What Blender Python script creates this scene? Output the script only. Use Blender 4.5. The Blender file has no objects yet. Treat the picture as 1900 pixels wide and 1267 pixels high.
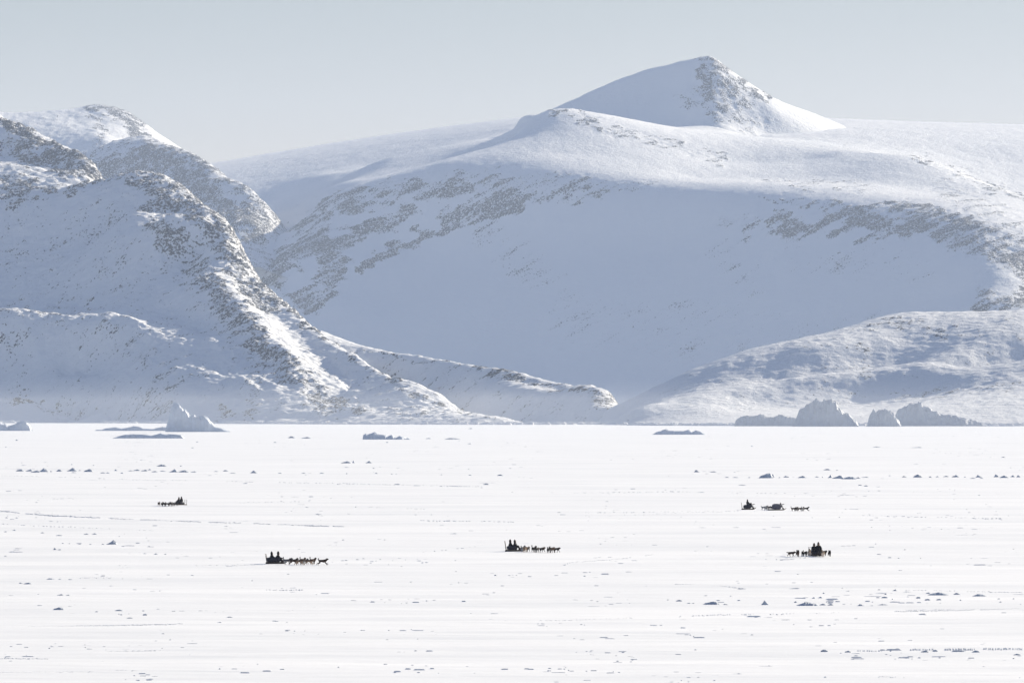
import bpy, bmesh, math, random
import numpy as np
from mathutils import Vector, Matrix, Euler
R = math.radians
scene = bpy.context.scene

# ---------------------------------------------------------------- camera
F = 1900 * 200 / 36.0          # focal length in photograph pixels
H = 16.0                       # eye height above the sea ice (m)
HY = 760.0                     # row of the horizon in the photograph
cd = bpy.data.cameras.new('camera'); cam = bpy.data.objects.new('camera', cd)
scene.collection.objects.link(cam); scene.camera = cam
cd.sensor_width = 36; cd.lens = 200; cd.clip_start = 1; cd.clip_end = 90000
cam.location = (0, 0, H); cam.rotation_euler = (R(90), 0, 0)
cd.shift_y = (HY - 633.5) / 1900.0

# ---------------------------------------------------------------- light
SUN_EL, SUN_AZ = 20.5, 46.0    # azimuth measured from +Y (ahead) towards +X (right)
w = bpy.data.worlds.new('World'); scene.world = w; w.use_nodes = True
nt = w.node_tree; nt.nodes.clear()
sky = nt.nodes.new('ShaderNodeTexSky'); sky.sky_type = 'NISHITA'; sky.sun_disc = False
sky.sun_elevation = R(SUN_EL); sky.sun_rotation = R(SUN_AZ)
sky.altitude = 0; sky.air_density = 1.0; sky.dust_density = 0.3; sky.ozone_density = 1.5
bg = nt.nodes.new('ShaderNodeBackground'); bg.inputs[1].default_value = 0.12
out = nt.nodes.new('ShaderNodeOutputWorld')
# sky tinted by height: dimmed low over the horizon, kept brighter overhead
tc = nt.nodes.new('ShaderNodeTexCoord'); sx = nt.nodes.new('ShaderNodeSeparateXYZ'); cr = nt.nodes.new('ShaderNodeValToRGB')
nt.links.new(tc.outputs['Generated'], sx.inputs[0]); nt.links.new(sx.outputs['Z'], cr.inputs[0])
for k, (p_, c_) in enumerate([(0.0, (0.365, 0.326, 0.50)), (0.035, (0.368, 0.332, 0.415)), (0.075, (0.312, 0.284, 0.312)), (0.32, (0.49, 0.46, 0.50)), (1.0, (0.51, 0.47, 0.51))]):
    e_ = cr.color_ramp.elements[k] if k < 2 else cr.color_ramp.elements.new(p_)
    e_.position = p_; e_.color = (*c_, 1)
ml = nt.nodes.new('ShaderNodeMix'); ml.data_type = 'RGBA'; ml.blend_type = 'MULTIPLY'; ml.inputs[0].default_value = 1
nt.links.new(sky.outputs[0], ml.inputs[6]); nt.links.new(cr.outputs[0], ml.inputs[7])
nt.links.new(ml.outputs[2], bg.inputs[0]); nt.links.new(bg.outputs[0], out.inputs[0])
sd = bpy.data.lights.new('sun', 'SUN'); sd.energy = 4.75; sd.angle = R(0.6); sd.color = (1.0, 0.89, 0.705)
sun = bpy.data.objects.new('sun', sd); scene.collection.objects.link(sun)
S = Vector((math.sin(R(SUN_AZ)) * math.cos(R(SUN_EL)), math.cos(R(SUN_AZ)) * math.cos(R(SUN_EL)), math.sin(R(SUN_EL))))
sun.rotation_euler = S.to_track_quat('Z', 'Y').to_euler()
vs = scene.view_settings; vs.view_transform = 'Standard'; vs.look = 'None'; vs.gamma = 1; vs.use_curve_mapping = False
vs.exposure = 1.04
scene.cycles.volume_bounces = 1
scene.cycles.max_bounces = 6; scene.cycles.diffuse_bounces = 3
scene.cycles.use_denoising = True

# ---------------------------------------------------------------- helpers
def tag(o, label=None, cat=None, group=None, kind=None):
    if label: o['label'] = label
    if cat: o['category'] = cat
    if group: o['group'] = group
    if kind: o['kind'] = kind
    return o

def link(name, me, mat=None, parent=None):
    o = bpy.data.objects.new(name, me); scene.collection.objects.link(o)
    if mat is not None and not me.materials: me.materials.append(mat)
    if parent is not None: o.parent = parent
    return o

def empty(name, loc=(0, 0, 0), rz=0.0):
    o = bpy.data.objects.new(name, None); scene.collection.objects.link(o)
    o.location = loc; o.rotation_euler = (0, 0, rz); o.empty_display_size = 0.3
    return o

def P(u, v, D):
    """photo pixel + distance (m) -> world point"""
    return ((u - 950) / F * D, D, H + (HY - v) / F * D)

def ground(u, v):
    """photo pixel on the sea ice -> world point"""
    D = H * F / (v - HY)
    return ((u - 950) / F * D, D, 0.0)

def grid_mesh(name, X, Y, Z, attrs=None, smooth=True):
    n, m = X.shape
    me = bpy.data.meshes.new(name)
    co = np.stack([X, Y, Z], -1).reshape(-1, 3).astype(np.float32)
    i = (np.arange(n - 1)[:, None] * m + np.arange(m - 1)[None, :]).ravel()
    q = np.stack([i, i + 1, i + m + 1, i + m], 1).astype(np.int32)
    me.vertices.add(len(co)); me.vertices.foreach_set('co', co.ravel())
    me.loops.add(q.size); me.loops.foreach_set('vertex_index', q.ravel())
    me.polygons.add(len(q)); me.polygons.foreach_set('loop_start', (np.arange(len(q)) * 4).astype(np.int32))
    me.polygons.foreach_set('use_smooth', np.full(len(q), smooth))
    for k, a in (attrs or {}).items():
        at = me.attributes.new(k, 'FLOAT', 'POINT'); at.data.foreach_set('value', a.astype(np.float32).ravel())
    me.update(); me.validate()
    return me

_rs = np.random.RandomState(7)
_perm = _rs.permutation(4096); _ang = _rs.rand(4096) * 2 * np.pi
_gx, _gy = np.cos(_ang), np.sin(_ang)
def perlin(x, y):
    xi = np.floor(x).astype(np.int64); yi = np.floor(y).astype(np.int64)
    fx = x - xi; fy = y - yi
    def g(ix, iy, dx, dy):
        h = _perm[(_perm[ix & 4095] + iy) & 4095]
        return _gx[h] * dx + _gy[h] * dy
    a = g(xi, yi, fx, fy); b = g(xi + 1, yi, fx - 1, fy)
    c = g(xi, yi + 1, fx, fy - 1); d = g(xi + 1, yi + 1, fx - 1, fy - 1)
    u = fx * fx * fx * (fx * (fx * 6 - 15) + 10); v = fy * fy * fy * (fy * (fy * 6 - 15) + 10)
    return (a * (1 - u) + b * u) * (1 - v) + (c * (1 - u) + d * u) * v * 1.0
def fbm(x, y, wl, octs=4, gain=0.5, seed=0):
    s = 0; a = 1.0; f = 1.0 / wl
    for k in range(octs):
        s = s + a * perlin(x * f + 17.3 * seed + 5.1 * k, y * f - 9.7 * seed + 3.3 * k)
        a *= gain; f *= 2.03
    return s
def ridged(x, y, wl, octs=4, gain=0.5, seed=0):
    s = 0; a = 1.0; f = 1.0 / wl
    for k in range(octs):
        s = s + a * (1 - np.abs(perlin(x * f + 13.7 * seed + 7.1 * k, y * f + 4.9 * seed + 2.7 * k)) * 2.2)
        a *= gain; f *= 2.07
    return s
def sstep(a, b, x):
    t = np.clip((x - a) / (b - a), 0, 1); return t * t * (3 - 2 * t)

# ---------------------------------------------------------------- materials
def mat_new(name):
    m = bpy.data.materials.new(name); m.use_nodes = True
    t = m.node_tree; b = t.nodes['Principled BSDF']
    return m, t, b
def N(t, typ, **kw):
    n = t.nodes.new(typ)
    for k, v in kw.items(): setattr(n, k, v)
    return n
def noise(t, vec, scale, detail=4, rough=0.55):
    n = N(t, 'ShaderNodeTexNoise'); n.inputs['Scale'].default_value = scale
    n.inputs['Detail'].default_value = detail; n.inputs['Roughness'].default_value = rough
    t.links.new(vec, n.inputs['Vector']); return n.outputs[0]
def math_(t, op, a, b=None, clamp=False):
    n = N(t, 'ShaderNodeMath', operation=op, use_clamp=clamp)
    for k, s in enumerate((a, b)):
        if s is None: continue
        if isinstance(s, (int, float)): n.inputs[k].default_value = s
        else: t.links.new(s, n.inputs[k])
    return n.outputs[0]
def ramp(t, fac, stops):
    n = N(t, 'ShaderNodeValToRGB'); e = n.color_ramp.elements
    while len(e) < len(stops): e.new(0.5)
    for k, (p, c) in enumerate(stops):
        e[k].position = p; e[k].color = (*c, 1) if len(c) == 3 else c
    t.links.new(fac, n.inputs[0]); return n.outputs[0]

def mountain_material(name, snow=(0.72, 0.735, 0.76), grain=0.25, bump=1.0, rocks=(0.030, 0.036, 0.052)):
    m, t, b = mat_new(name)
    geo = N(t, 'ShaderNodeNewGeometry'); pos = geo.outputs['Position']
    at = N(t, 'ShaderNodeAttribute', attribute_name='rock').outputs['Fac']
    n1 = noise(t, pos, grain, 4, 0.68)                # metre-size blocks
    thr = math_(t, 'MULTIPLY', at, 0.62); thr = math_(t, 'ADD', thr, 0.16)
    d = math_(t, 'SUBTRACT', thr, n1)
    f = math_(t, 'MULTIPLY', d, 24.0); f = math_(t, 'ADD', f, 0.5, True)
    f = math_(t, 'MULTIPLY', f, math_(t, 'GREATER_THAN', at, 0.02))
    n2 = noise(t, pos, grain * 0.7, 4, 0.6)
    rc = ramp(t, n2, [(0.3, tuple(c * 0.6 for c in rocks)), (0.5, rocks), (0.72, tuple(c * 2.0 for c in rocks))])
    mx = N(t, 'ShaderNodeMix', data_type='RGBA'); t.links.new(f, mx.inputs[0])
    mx.inputs[6].default_value = (*snow, 1); t.links.new(rc, mx.inputs[7])
    t.links.new(mx.outputs[2], b.inputs['Base Color'])
    b.inputs['Roughness'].default_value = 0.8; b.inputs['Specular IOR Level'].default_value = 0.2
    bn = noise(t, pos, 0.12, 6, 0.65)
    amt = math_(t, 'MULTIPLY', f, 2.2); amt = math_(t, 'ADD', amt, 2.0 * bump)
    hgt = math_(t, 'MULTIPLY', bn, amt)
    bp = N(t, 'ShaderNodeBump'); bp.inputs['Distance'].default_value = 1.0; bp.inputs['Strength'].default_value = 1.0
    t.links.new(hgt, bp.inputs['Height']); t.links.new(bp.outputs[0], b.inputs['Normal'])
    return m
M_MOUNT = mountain_material('snow_and_rock')

# ---------------------------------------------------------------- terrain from ridge lines
def densify(line, step=45.0):
    pts = []
    for a, b in zip(line[:-1], line[1:]):
        pa, pb = np.array(a), np.array(b)
        n = max(1, int(np.hypot(*(pb - pa)[:2]) / step))
        for k in range(n): pts.append(pa + (pb - pa) * k / n)
    pts.append(np.array(line[-1])); return pts

def W(line, dz=0.0, dD=0.0):
    """(u, v, D km) list -> world points; v may be None for the shoreline (just under the ice)"""
    o = []
    for u, v, D in line:
        D = D * 1000 + dD
        if v is None: o.append(((u - 950) / F * D, D, -4.0))
        else:
            x, y, z = P(u, v, D - dD)
            o.append((x * D / (D - dD), D, max(z + dz, -12) if dz else z))
    return o

def seg_mask(U, V, line, width, s):
    best = np.full(U.shape, 1e9)
    for (a, b), (c, d) in zip(line[:-1], line[1:]):
        L = (c - a) ** 2 + (d - b) ** 2 + 1e-9
        t = np.clip(((U - a) * (c - a) + (V - b) * (d - b)) / L, 0, 1)
        best = np.minimum(best, np.hypot(U - a - t * (c - a), V - b - t * (d - b)))
    return s * (1 - sstep(0.35, 1.25, best / width))

def terrain(name, label, lines, xr, yr, step, rocks=(), base_rock=0.0, rough=1.0, drift=1.5, strata=None,
            seed=1, back=(), shore=None, cat='mountain', rockiness=3.5, c=22.0, wob=1.0, G=1.0, cut=None, cap=0.62, ribs=None):
    # G moves the whole massif away and enlarges it by the same factor
    sg = lambda l: [(u, v, D * G) for u, v, D in l]
    lines = [sg(l) for l in lines]; back = [(sg(l), dD * G, dz * G) for l, dD, dz in back]
    xr = (xr[0] * G, xr[1] * G); yr = (yr[0] * G, yr[1] * G); step *= G; c *= G
    if shore: shore = sg(shore)
    pts = []
    for l in lines: pts += densify(W(l), c)
    for l, dD, dz in back[:1]: pts += densify(W(l, (-0.16 * 70 - 12) * G, 70 * G), 40 * G)
    for l, dD, dz in back: pts += densify(W(l, dz, dD), 90 * G)
    pts = np.array(pts)
    key = np.unique(np.round(pts[:, :2] / (9 * G)).astype(int), axis=0, return_index=True)[1]
    pts = pts[np.sort(key)]
    sc = 1000.0; n = len(pts); q = pts[:, :2] / sc; cy = yr[0] / sc; q = q - [0, cy]
    def phi(d2): return np.sqrt(d2 + (c / sc) ** 2)
    A = phi(((q[:, None] - q[None]) ** 2).sum(-1))
    Pm = np.c_[np.ones(n), q]; Mx = np.zeros((n + 3, n + 3))
    Mx[:n, :n] = A + np.eye(n) * -4e-4; Mx[:n, n:] = Pm; Mx[n:, :n] = Pm.T
    wts = np.linalg.lstsq(Mx, np.r_[pts[:, 2], 0, 0, 0], rcond=None)[0]
    cs = step * 2
    xs = np.arange(xr[0], xr[1] + cs, cs); ys = np.arange(yr[0], yr[1] + cs, cs)
    Zc = np.empty((len(ys), len(xs)))
    for j, yy in enumerate(ys):
        d2 = (xs[:, None] / sc - q[None, :, 0]) ** 2 + (yy / sc - cy - q[None, :, 1]) ** 2
        Zc[j] = phi(d2) @ wts[:n] + wts[n] + wts[n + 1] * xs / sc + wts[n + 2] * (yy / sc - cy)
    Z = np.empty((len(ys) * 2 - 1, len(xs) * 2 - 1))
    Z[::2, ::2] = Zc; Z[1::2, ::2] = (Zc[1:] + Zc[:-1]) / 2; Z[:, 1::2] = (Z[:, :-2:2] + Z[:, 2::2]) / 2
    for _ in range(2):
        Z[1:-1] = (Z[:-2] + 2 * Z[1:-1] + Z[2:]) / 4; Z[:, 1:-1] = (Z[:, :-2] + 2 * Z[:, 1:-1] + Z[:, 2:]) / 4
    xs = np.linspace(xs[0], xs[-1], Z.shape[1]); ys = np.linspace(ys[0], ys[-1], Z.shape[0])
    X, Y = np.meshgrid(xs, ys)
    U = 950 + X / Y * F; V = HY - (Z - H) / Y * F
    if cut:    # a cliff closes the hill on its right side
        cp = np.array(sorted([(D * G * 1000, (u - 950) / F * D * G * 1000) for u, D in cut]))
        dx = X - np.interp(Y, cp[:, 0], cp[:, 1]) + 16 * fbm(X, Y + Z, 60, 4, 0.65, seed + 31)
        Z = Z - 420 * np.clip(dx / 40, 0, 8); Z = np.maximum(Z, -12); V = HY - (Z - H) / Y * F
    if ribs:   # wind-scoured ribs running down the slope
        dx_, dy_, wl, stretch, amp, reg, wd = ribs
        rb = ridged(X * dy_ - Y * dx_, (X * dx_ + Y * dy_) / stretch, wl, 4, 0.5, seed + 41) - 1.0
        Z = Z + amp * rb * np.clip(seg_mask(U, V, reg, wd, 1.0), 0, 1) * sstep(0, 12, Z)
    # irregular edges for the rock areas
    wu = fbm(X, Z * 1.5 + Y * 0.3, 60, 3, 0.6, seed + 3) * 28 * wob; wv = fbm(X, Z * 1.5 + Y * 0.3, 50, 3, 0.6, seed + 5) * 22 * wob
    M = np.full(Z.shape, float(base_rock))
    for l, wd, s in rocks: M = np.maximum(M, seg_mask(U + wu, V + wv, l, wd, s))
    big = fbm(X, Y, 140, 3, 0.5, seed)
    # snow drifts, ribs and gullies
    lowz = sstep(0, 25, Z)
    Z = Z + drift * lowz * (1.4 * big + fbm(X, Y * 0.6, 45, 3, 0.5, seed + 1) * 1.0)
    if strata:
        ang, st, sa = strata
        ca, sn = math.cos(R(ang)), math.sin(R(ang))
        a = X * ca + (Z + 0.25 * (Y - yr[0])) * sn; bb = -X * sn + (Z + 0.25 * (Y - yr[0])) * ca
        sn_ = fbm(a / st, bb, 20, 4, 0.6, seed + 8)
    else:
        sa = 0.5; sn_ = fbm(X, Y, 28, 4, 0.6, seed + 8)
    fine = fbm(X, Y + 0.7 * Z, 13, 3, 0.62, seed + 13)
    blocks = ridged(X, Y, 34, 5, 0.58, seed + 2) - 1.3
    Z = Z + M * rockiness * blocks * rough + M * rockiness * 0.8 * sn_ + (0.75 * M * rockiness + 0.38 * drift * lowz) * fine
    # steep places shed their snow
    gy, gx = np.gradient(Z, ys[1] - ys[0], xs[1] - xs[0]); slope = np.hypot(gx, gy)
    rock = np.where(M > 0.03, np.clip(M + sa * sn_ * np.sqrt(M) + 0.25 * fine * np.sqrt(M) + 0.12 * (slope - 0.75) * np.sqrt(M) + 0.12 * big, 0, cap), 0)
    Z = np.where(Z < -9, -9, Z)
    if shore: Z = np.where(Y < np.interp(X, *np.array([((u - 950) / F * D * 1000, D * 1000 - 60) for u, _, D in shore]).T), -9, Z)
    me = grid_mesh(name, X, Y, Z, {'rock': rock})
    o = link(name, me, M_MOUNT)
    tag(o, label, cat, kind='structure')
    return o
# ---------------------------------------------------------------- the mountains
A_crest = [(-320,345,8.08),(-100,362,7.96),(0,366,7.9),(60,353,7.89),(120,344,7.88),(190,336,7.88),(230,322,7.88),(270,318,7.87),(300,325,7.88),(340,352,7.86),
           (380,384,7.80),(410,413,7.73),(440,452,7.65),(462,490,7.56),(480,522,7.49),(500,548,7.42),(530,570,7.33),(560,594,7.25),(600,624,7.14),
           (640,650,7.04),(700,688,6.88),(760,722,6.74),(830,755,6.57),(880,772,6.45)]
A_spine = [(372,466,7.52),(400,506,7.36),(450,572,7.17),(500,622,7.02),(560,677,6.88),(620,727,6.72),(660,752,6.6)]
A_lit   = [(330,395,7.58),(400,470,7.46),(440,520,7.36),(490,570,7.24),(560,630,7.09),(640,692,6.9),(700,730,6.74)]
A_shore = [(-320,None,7.18),(0,None,7.14),(120,None,7.06),(200,None,6.95),(260,None,6.84),(330,None,6.7),(450,None,6.52),(640,None,6.32),(800,None,6.24),(960,None,6.16)]
A_front = [(-320,None,6.9),(0,None,6.85),(250,None,6.55),(450,None,6.3),(560,None,6.2),(640,None,6.15),(800,None,6.08),(1000,None,5.98)]
A_fr2 = [(-600,None,6.6),(0,None,6.5),(150,None,6.4)]
A_fr3 = [(-600,None,6.1),(0,None,6.05),(400,None,6.0),(500,None,5.9)]
A_bback = [(-320,550,7.68),(0,560,7.56),(80,565,7.51),(160,567,7.46),(220,553,7.44),(300,532,7.4),(350,520,7.38)]
A_lip   = [(-320,584,7.32),(0,588,7.3),(100,597,7.25),(180,608,7.2),(260,624,7.13),(330,640,7.06),(400,660,6.98),(480,690,6.88)]
A_l2 = [(-320,572,7.42),(0,575,7.41),(120,582,7.37),(200,580,7.34),(280,585,7.28),(360,600,7.2),(420,620,7.1)]
A_low   = [(-320,690,7.24),(0,690,7.22),(100,700,7.15),(180,706,7.085),(260,714,6.96),(340,724,6.85),(450,734,6.74),(540,744,6.63)]
A_pb    = [(232,403,7.68),(270,397,7.70),(320,396,7.70)]
A_pl    = [(235,411,7.64),(290,412,7.62),(335,420,7.6)]
A_s1b   = [(140,690,7.17),(180,690,7.125)]; A_s1l = [(140,697,7.13),(200,702,7.07)]
A_fore  = [(640,754,6.52),(700,757,6.46),(800,762,6.38),(880,769,6.31),(930,774,6.27),(975,None,6.3),(1010,None,6.4)]
A_midsh = [(-200,455,7.84),(0,460,7.765),(120,450,7.725),(200,440,7.69)]
A_rocks = [([(290,324),(340,352),(400,404),(440,452)],12,0.46),([(262,326),(330,365),(400,425),(450,500),(495,548)],44,0.54),
           ([(400,395),(445,440),(475,500),(520,560),(580,605),(640,648)],11,0.70),
           ([(300,430),(340,460),(380,515),(430,575),(495,650),(560,715),(620,755)],34,0.53),
           ([(270,335),(290,400),(330,470)],34,0.46),([(330,345),(400,400),(450,460)],24,0.5),
           ([(0,572),(110,590),(220,615),(290,660),(300,720),(300,770)],40,0.34),
           ([(-100,365),(80,352),(190,340),(262,322)],9,0.6),([(0,380),(60,375)],18,0.5),
           ([(410,760),(470,775)],18,0.45),([(420,600),(480,690),(470,740)],26,0.40),
           ([(600,626),(700,690),(820,752)],8,0.48),([(560,640),(640,700),(720,745)],16,0.3),
           ([(650,757),(780,764),(900,776)],8,0.45),([(20,480),(150,520),(290,500)],70,0.30),([(330,520),(420,560)],26,0.4)]
terrain('mountain', 'steep snowy mountain with a dark rocky spine at the left edge', [A_crest,A_spine,A_lit,A_shore,A_front,A_fr2,A_fr3,A_bback,A_lip,A_l2,A_low,A_pb,A_pl,A_s1b,A_s1l,A_fore,A_midsh],
        (-1150, 40), (6150, 8300), 2.05, A_rocks, base_rock=0.27, shore=A_shore, cap=0.58, ribs=(0.336, -0.94, 62, 4.5, 5.5, [(60, 600), (250, 640), (420, 660), (620, 725)], 95), seed=11, drift=1.8, rockiness=4.6,
        back=[(A_crest,260,-150),(A_crest,480,-300)])

B_crest = [(-320,140,8.75),(-100,186,8.72),(0,218,8.66),(50,238,8.6),(100,262,8.54),(150,292,8.47),(175,315,8.42),(192,334,8.38),(215,375,8.3)]
B_l = [[(-320,300,8.45),(0,290,8.47),(60,300,8.42),(110,308,8.38),(150,322,8.3)],[(-320,310,8.38),(0,304,8.38),(60,312,8.34),(100,330,8.26)],
       [(-320,380,8.2),(0,340,8.24),(60,352,8.2),(120,350,8.2),(190,355,8.25)],[(-320,420,8.1),(0,400,8.1),(100,390,8.1),(200,400,8.1)]]
terrain('mountain', 'dark rocky snow slope rising out of the left edge below the pale far summit', [B_crest]+B_l, (-1100,-420), (7950, 9100), 3.2,
        [([(0,224),(60,246),(110,270),(160,305),(190,335)],14,0.8),([(-60,250),(60,280),(150,320)],32,0.56),([(0,345),(70,350)],20,0.55)],
        base_rock=0.34, G=1.02, seed=23, drift=2.6, rockiness=5, back=[(B_crest,250,-140),(B_crest,500,-300)])

C_crest = [(-320,235,10.5),(0,217,10.4),(20,214,10.3),(60,212,10.3),(100,208,10.3),(140,202,10.3),(172,195,10.3),(190,194,10.3),(205,197,10.3),(218,203,10.3),(232,205,10.3),(238,215,10.32),(250,235,10.34),(265,255,10.36),(282,273,10.4),(330,310,10.4)]
C_l = [[(150,225,10.17),(180,240,10.1),(200,262,10.02),(240,268,10.07)],[(0,270,10.02),(100,295,9.95),(180,312,9.9),(280,330,9.95)],[(-320,330,9.3),(0,330,9.3),(200,350,9.3),(330,370,9.3)]]
terrain('mountain', 'pale distant summit with a small notched rocky top at upper left', [C_crest]+C_l, (-1350,-560), (9200, 10900), 4.0,
        [([(165,197),(205,199),(232,208),(255,245),(280,272)],18,0.62),([(170,205),(190,240),(185,265)],14,0.5),([(225,215),(250,262)],14,0.5)],
        base_rock=0.24, G=1.42, c=14, seed=31, drift=2.4, back=[(C_crest,250,-140),(C_crest,480,-300)])

D_crest = [(150,350,9.16),(185,322,9.14),(210,301,9.13),(240,283,9.12),(270,273,9.1),(292,269,9.08),(330,280,8.98),(370,294,8.9),(400,312,8.83),(430,337,8.77),(460,353,8.71),(482,366,8.66),(497,384,8.62)]
D_l = [[(575,460,8.85),(560,475,8.5),(540,520,8.3)],[(330,312,8.84),(370,347,8.72),(420,384,8.6),(470,414,8.5)],
       [(185,350,8.86),(250,360,8.74),(300,380,8.64),(380,430,8.5),(470,470,8.36)],[(150,430,8.4),(300,460,8.4)]]
terrain('mountain', 'dark shaded rocky hill behind the left mountain, below the pale far summit', [D_crest]+D_l, (-800,-250), (8250, 9400), 3.2,
        [([(200,320),(290,290),(340,330),(420,390),(480,420)],42,0.66),([(330,280),(400,310),(430,336)],10,0.7),([(440,350),(505,375)],16,0.5)],
        base_rock=0.42, G=1.42, c=16, seed=37, drift=1.6, rockiness=5, back=[(D_crest,200,-120),(D_crest,420,-300)])

E_rim = [(508,492,8.3),(540,450,8.42),(570,410,8.48),(600,378,8.52),(630,356,8.52),(700,341,8.5),(760,331,8.48),(850,333,8.43),(950,336,8.38),(1050,342,8.33),(1150,350,8.28),
         (1260,357,8.22),(1400,368,8.12),(1550,378,8.02),(1650,384,7.97),(1750,396,7.9),(1820,420,7.8),(1870,455,7.72),(1900,490,7.66),(1980,560,7.56),(2150,640,7.45)]
def off(line, v, dD): return [(u, (v if v is not None else None), D + dD) for u, _, D in line]
E_mid = [(u, 450 if v < 400 else v + 60, D - 0.13) for u, v, D in E_rim[6:18]]
E_mid2 = [(u, 560, D - 0.31) for u, v, D in E_rim[5:17]]
E_low = [(u, 680, D - 0.50) for u, v, D in E_rim[4:17]]
E_foot = [(u, 757, D - 0.68) for u, v, D in E_rim[1:18]]
E_front = [(u, None, D - 0.95) for u, v, D in E_rim[::2]]
E_rib = [(500,545,8.22),(560,560,8.2),(620,560,8.18)]
E_sky = [(200,330,10.950),(350,302,10.950),(400,297,10.878),(500,289,10.878),(600,275,10.878),(700,258,10.805),(800,243,10.734),(900,228,10.225),(960,219,9.879),(1040,219,9.509),(1140,226,9.388),(1330,224,9.441),(1550,222,9.547),(1700,228,9.654),(1900,233,9.707),(2150,240,9.707)]
E_valley = [(440,450,8.66),(470,448,8.58),(488,462,8.48),(500,482,8.4)]
E_valb = [(522,408,8.74),(545,430,8.6)]
E_valc = [(560,372,9.1)]*2
E_vald = [(430,500,8.45),(465,560,8.25)]
E_val2 = [(500,372,9.336),(530,340,9.480),(600,325,9.372),(700,305,9.408)]
E_val3 = [(530,400,8.904),(560,375,8.904),(620,345,8.868),(720,325,8.796)]
E_sl = [(640,338,8.8),(760,318,8.82),(850,306,8.82),(920,290,8.78)]
E_dome = [(935,252,8.93),(975,226,8.83),(1000,213,8.748),(1020,209,8.735),(1045,212,8.718),(1080,225,8.684),(1110,234,8.658),(1200,258,8.631),(1280,279,8.605),(1345,298,8.578)]
E_dback = [(960,250,9.15),(1020,245,9.033),(1080,245,8.974),(1140,243,8.961),(1250,238,8.961),(1330,236,9.015)]
E_sh = [(1560,281,8.615),(1640,284,8.588),(1700,291,8.551),(1750,307,8.471),(1800,330,8.386),(1850,348,8.307),(1900,364,8.218),(2000,395,8.140),(2150,450,8.000)]
E_shb = [(1700,300,8.668),(1760,325,8.615),(1820,350,8.562),(1900,385,8.482),(2000,420,8.429),(2150,470,8.375)]
E_pl = [[(1400,300,8.588),(1500,296,8.588)],[(1400,255,9.015),(1600,252,9.068),(1800,262,9.068),(1900,272,9.015),(2150,290,9.015)],[(1300,330,8.375),(1500,335,8.359),(1650,340,8.285),(1750,360,8.150)],
        [(1000,280,8.508),(1100,290,8.482),(1200,300,8.471)],[(700,300,9.120),(800,280,9.372),(900,252,9.451)]]
E_far = [[(u, v + 6, D + 1.0) for u, v, D in E_sky]]
E_rocks = [([(500,512),(540,470),(590,440),(620,470),(610,520),(580,555)],34,0.62),
           ([(560,430),(610,385),(680,365),(760,355),(860,345)],26,0.58),([(590,470),(680,430),(760,395)],22,0.62),
           ([(680,490),(740,455),(830,420),(900,395),(960,385)],16,0.76),([(640,385),(760,345),(900,340),(1100,350)],18,0.41),
           ([(820,400),(900,370),(1000,365),(1100,352)],20,0.58),([(540,560),(585,540)],20,0.57),
           ([(1345,405),(1400,410),(1385,450)],18,0.39),([(1430,410),(1475,405)],13,0.68),([(1460,438),(1530,415),(1580,395),(1640,425),(1720,418)],26,0.65),
           ([(1600,445),(1660,430)],16,0.62),([(1740,430),(1790,425)],20,0.57),([(1790,440),(1840,440),(1900,490),(1960,570)],46,0.58),
           ([(1640,384),(1760,398),(1840,430),(1900,480)],12,0.64),([(1400,368),(1640,384)],5,0.62),
           ([(1340,480),(1400,520)],40,0.29),([(1500,480),(1700,500)],45,0.28),([(900,440),(1000,520),(1060,580)],50,0.27),([(1820,560),(1900,580)],36,0.47),
           ([(1020,203),(1060,208),(1120,236)],7,0.62),([(1120,240),(1240,268),(1345,298)],9,0.43),([(800,325),(1000,332),(1200,345)],14,0.41),
           ([(1700,290),(1800,332),(1900,366)],7,0.47),([(1750,350),(1900,420)],26,0.36),([(1050,600),(1700,640)],80,0.25),([(1420,340),(1600,350)],9,0.38)]
terrain('mountain', 'broad snow massif with a long shaded face and cliff bands, filling the middle', [E_rim,E_mid,E_mid2,E_low,E_foot,E_front,E_rib,E_sky,E_valley,E_valb,E_valc,E_vald,E_val2,E_val3,E_sl,E_dome,E_dback,E_sh,E_shb]+E_pl+E_far,
        (-900, 1350), (6850, 10400), 3.0, E_rocks, base_rock=0.05, seed=41, drift=0.95, strata=(33, 4.5, 0.6), rockiness=3.2, c=28, G=1.42)

F_crest = [(960,226,9.281),(1035,199,9.281),(1070,183,9.281),(1100,168,9.271),(1150,147,9.260),(1200,130,9.249),(1240,120,9.238),(1280,110,9.228),(1305,106,9.217),(1326,105,9.206),(1338,118,9.211),(1350,127,9.217),(1380,150,9.228),(1410,172,9.244),(1440,187,9.254),(1500,209,9.281),(1545,225,9.26),(1580,243,9.26),(1610,280,9.26)]
F_l = [[(1318,112,9.191),(1310,140,9.153),(1300,160,9.132),(1285,178,9.111),(1300,195,9.084),(1335,217,9.058)],
       [(1040,215,9.201),(1100,205,9.185),(1180,170,9.191),(1240,165,9.164)],[(1080,240,9.095),(1150,244,9.078),(1250,240,9.058),(1340,235,9.015),(1420,245,9.068),(1500,256,9.1),(1560,268,9.121)],
       [(960,290,8.908),(1200,290,8.908),(1550,290,8.908)],[(1380,190,9.121),(1440,212,9.121)],[(1570,300,8.855),(1610,290,9.068),(1640,290,10),(1640,290,9.547)],[(1700,300,8.855),(1700,300,9.547)],[(930,290,8.855),(930,290,10),(900,290,9.494)]]
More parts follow.
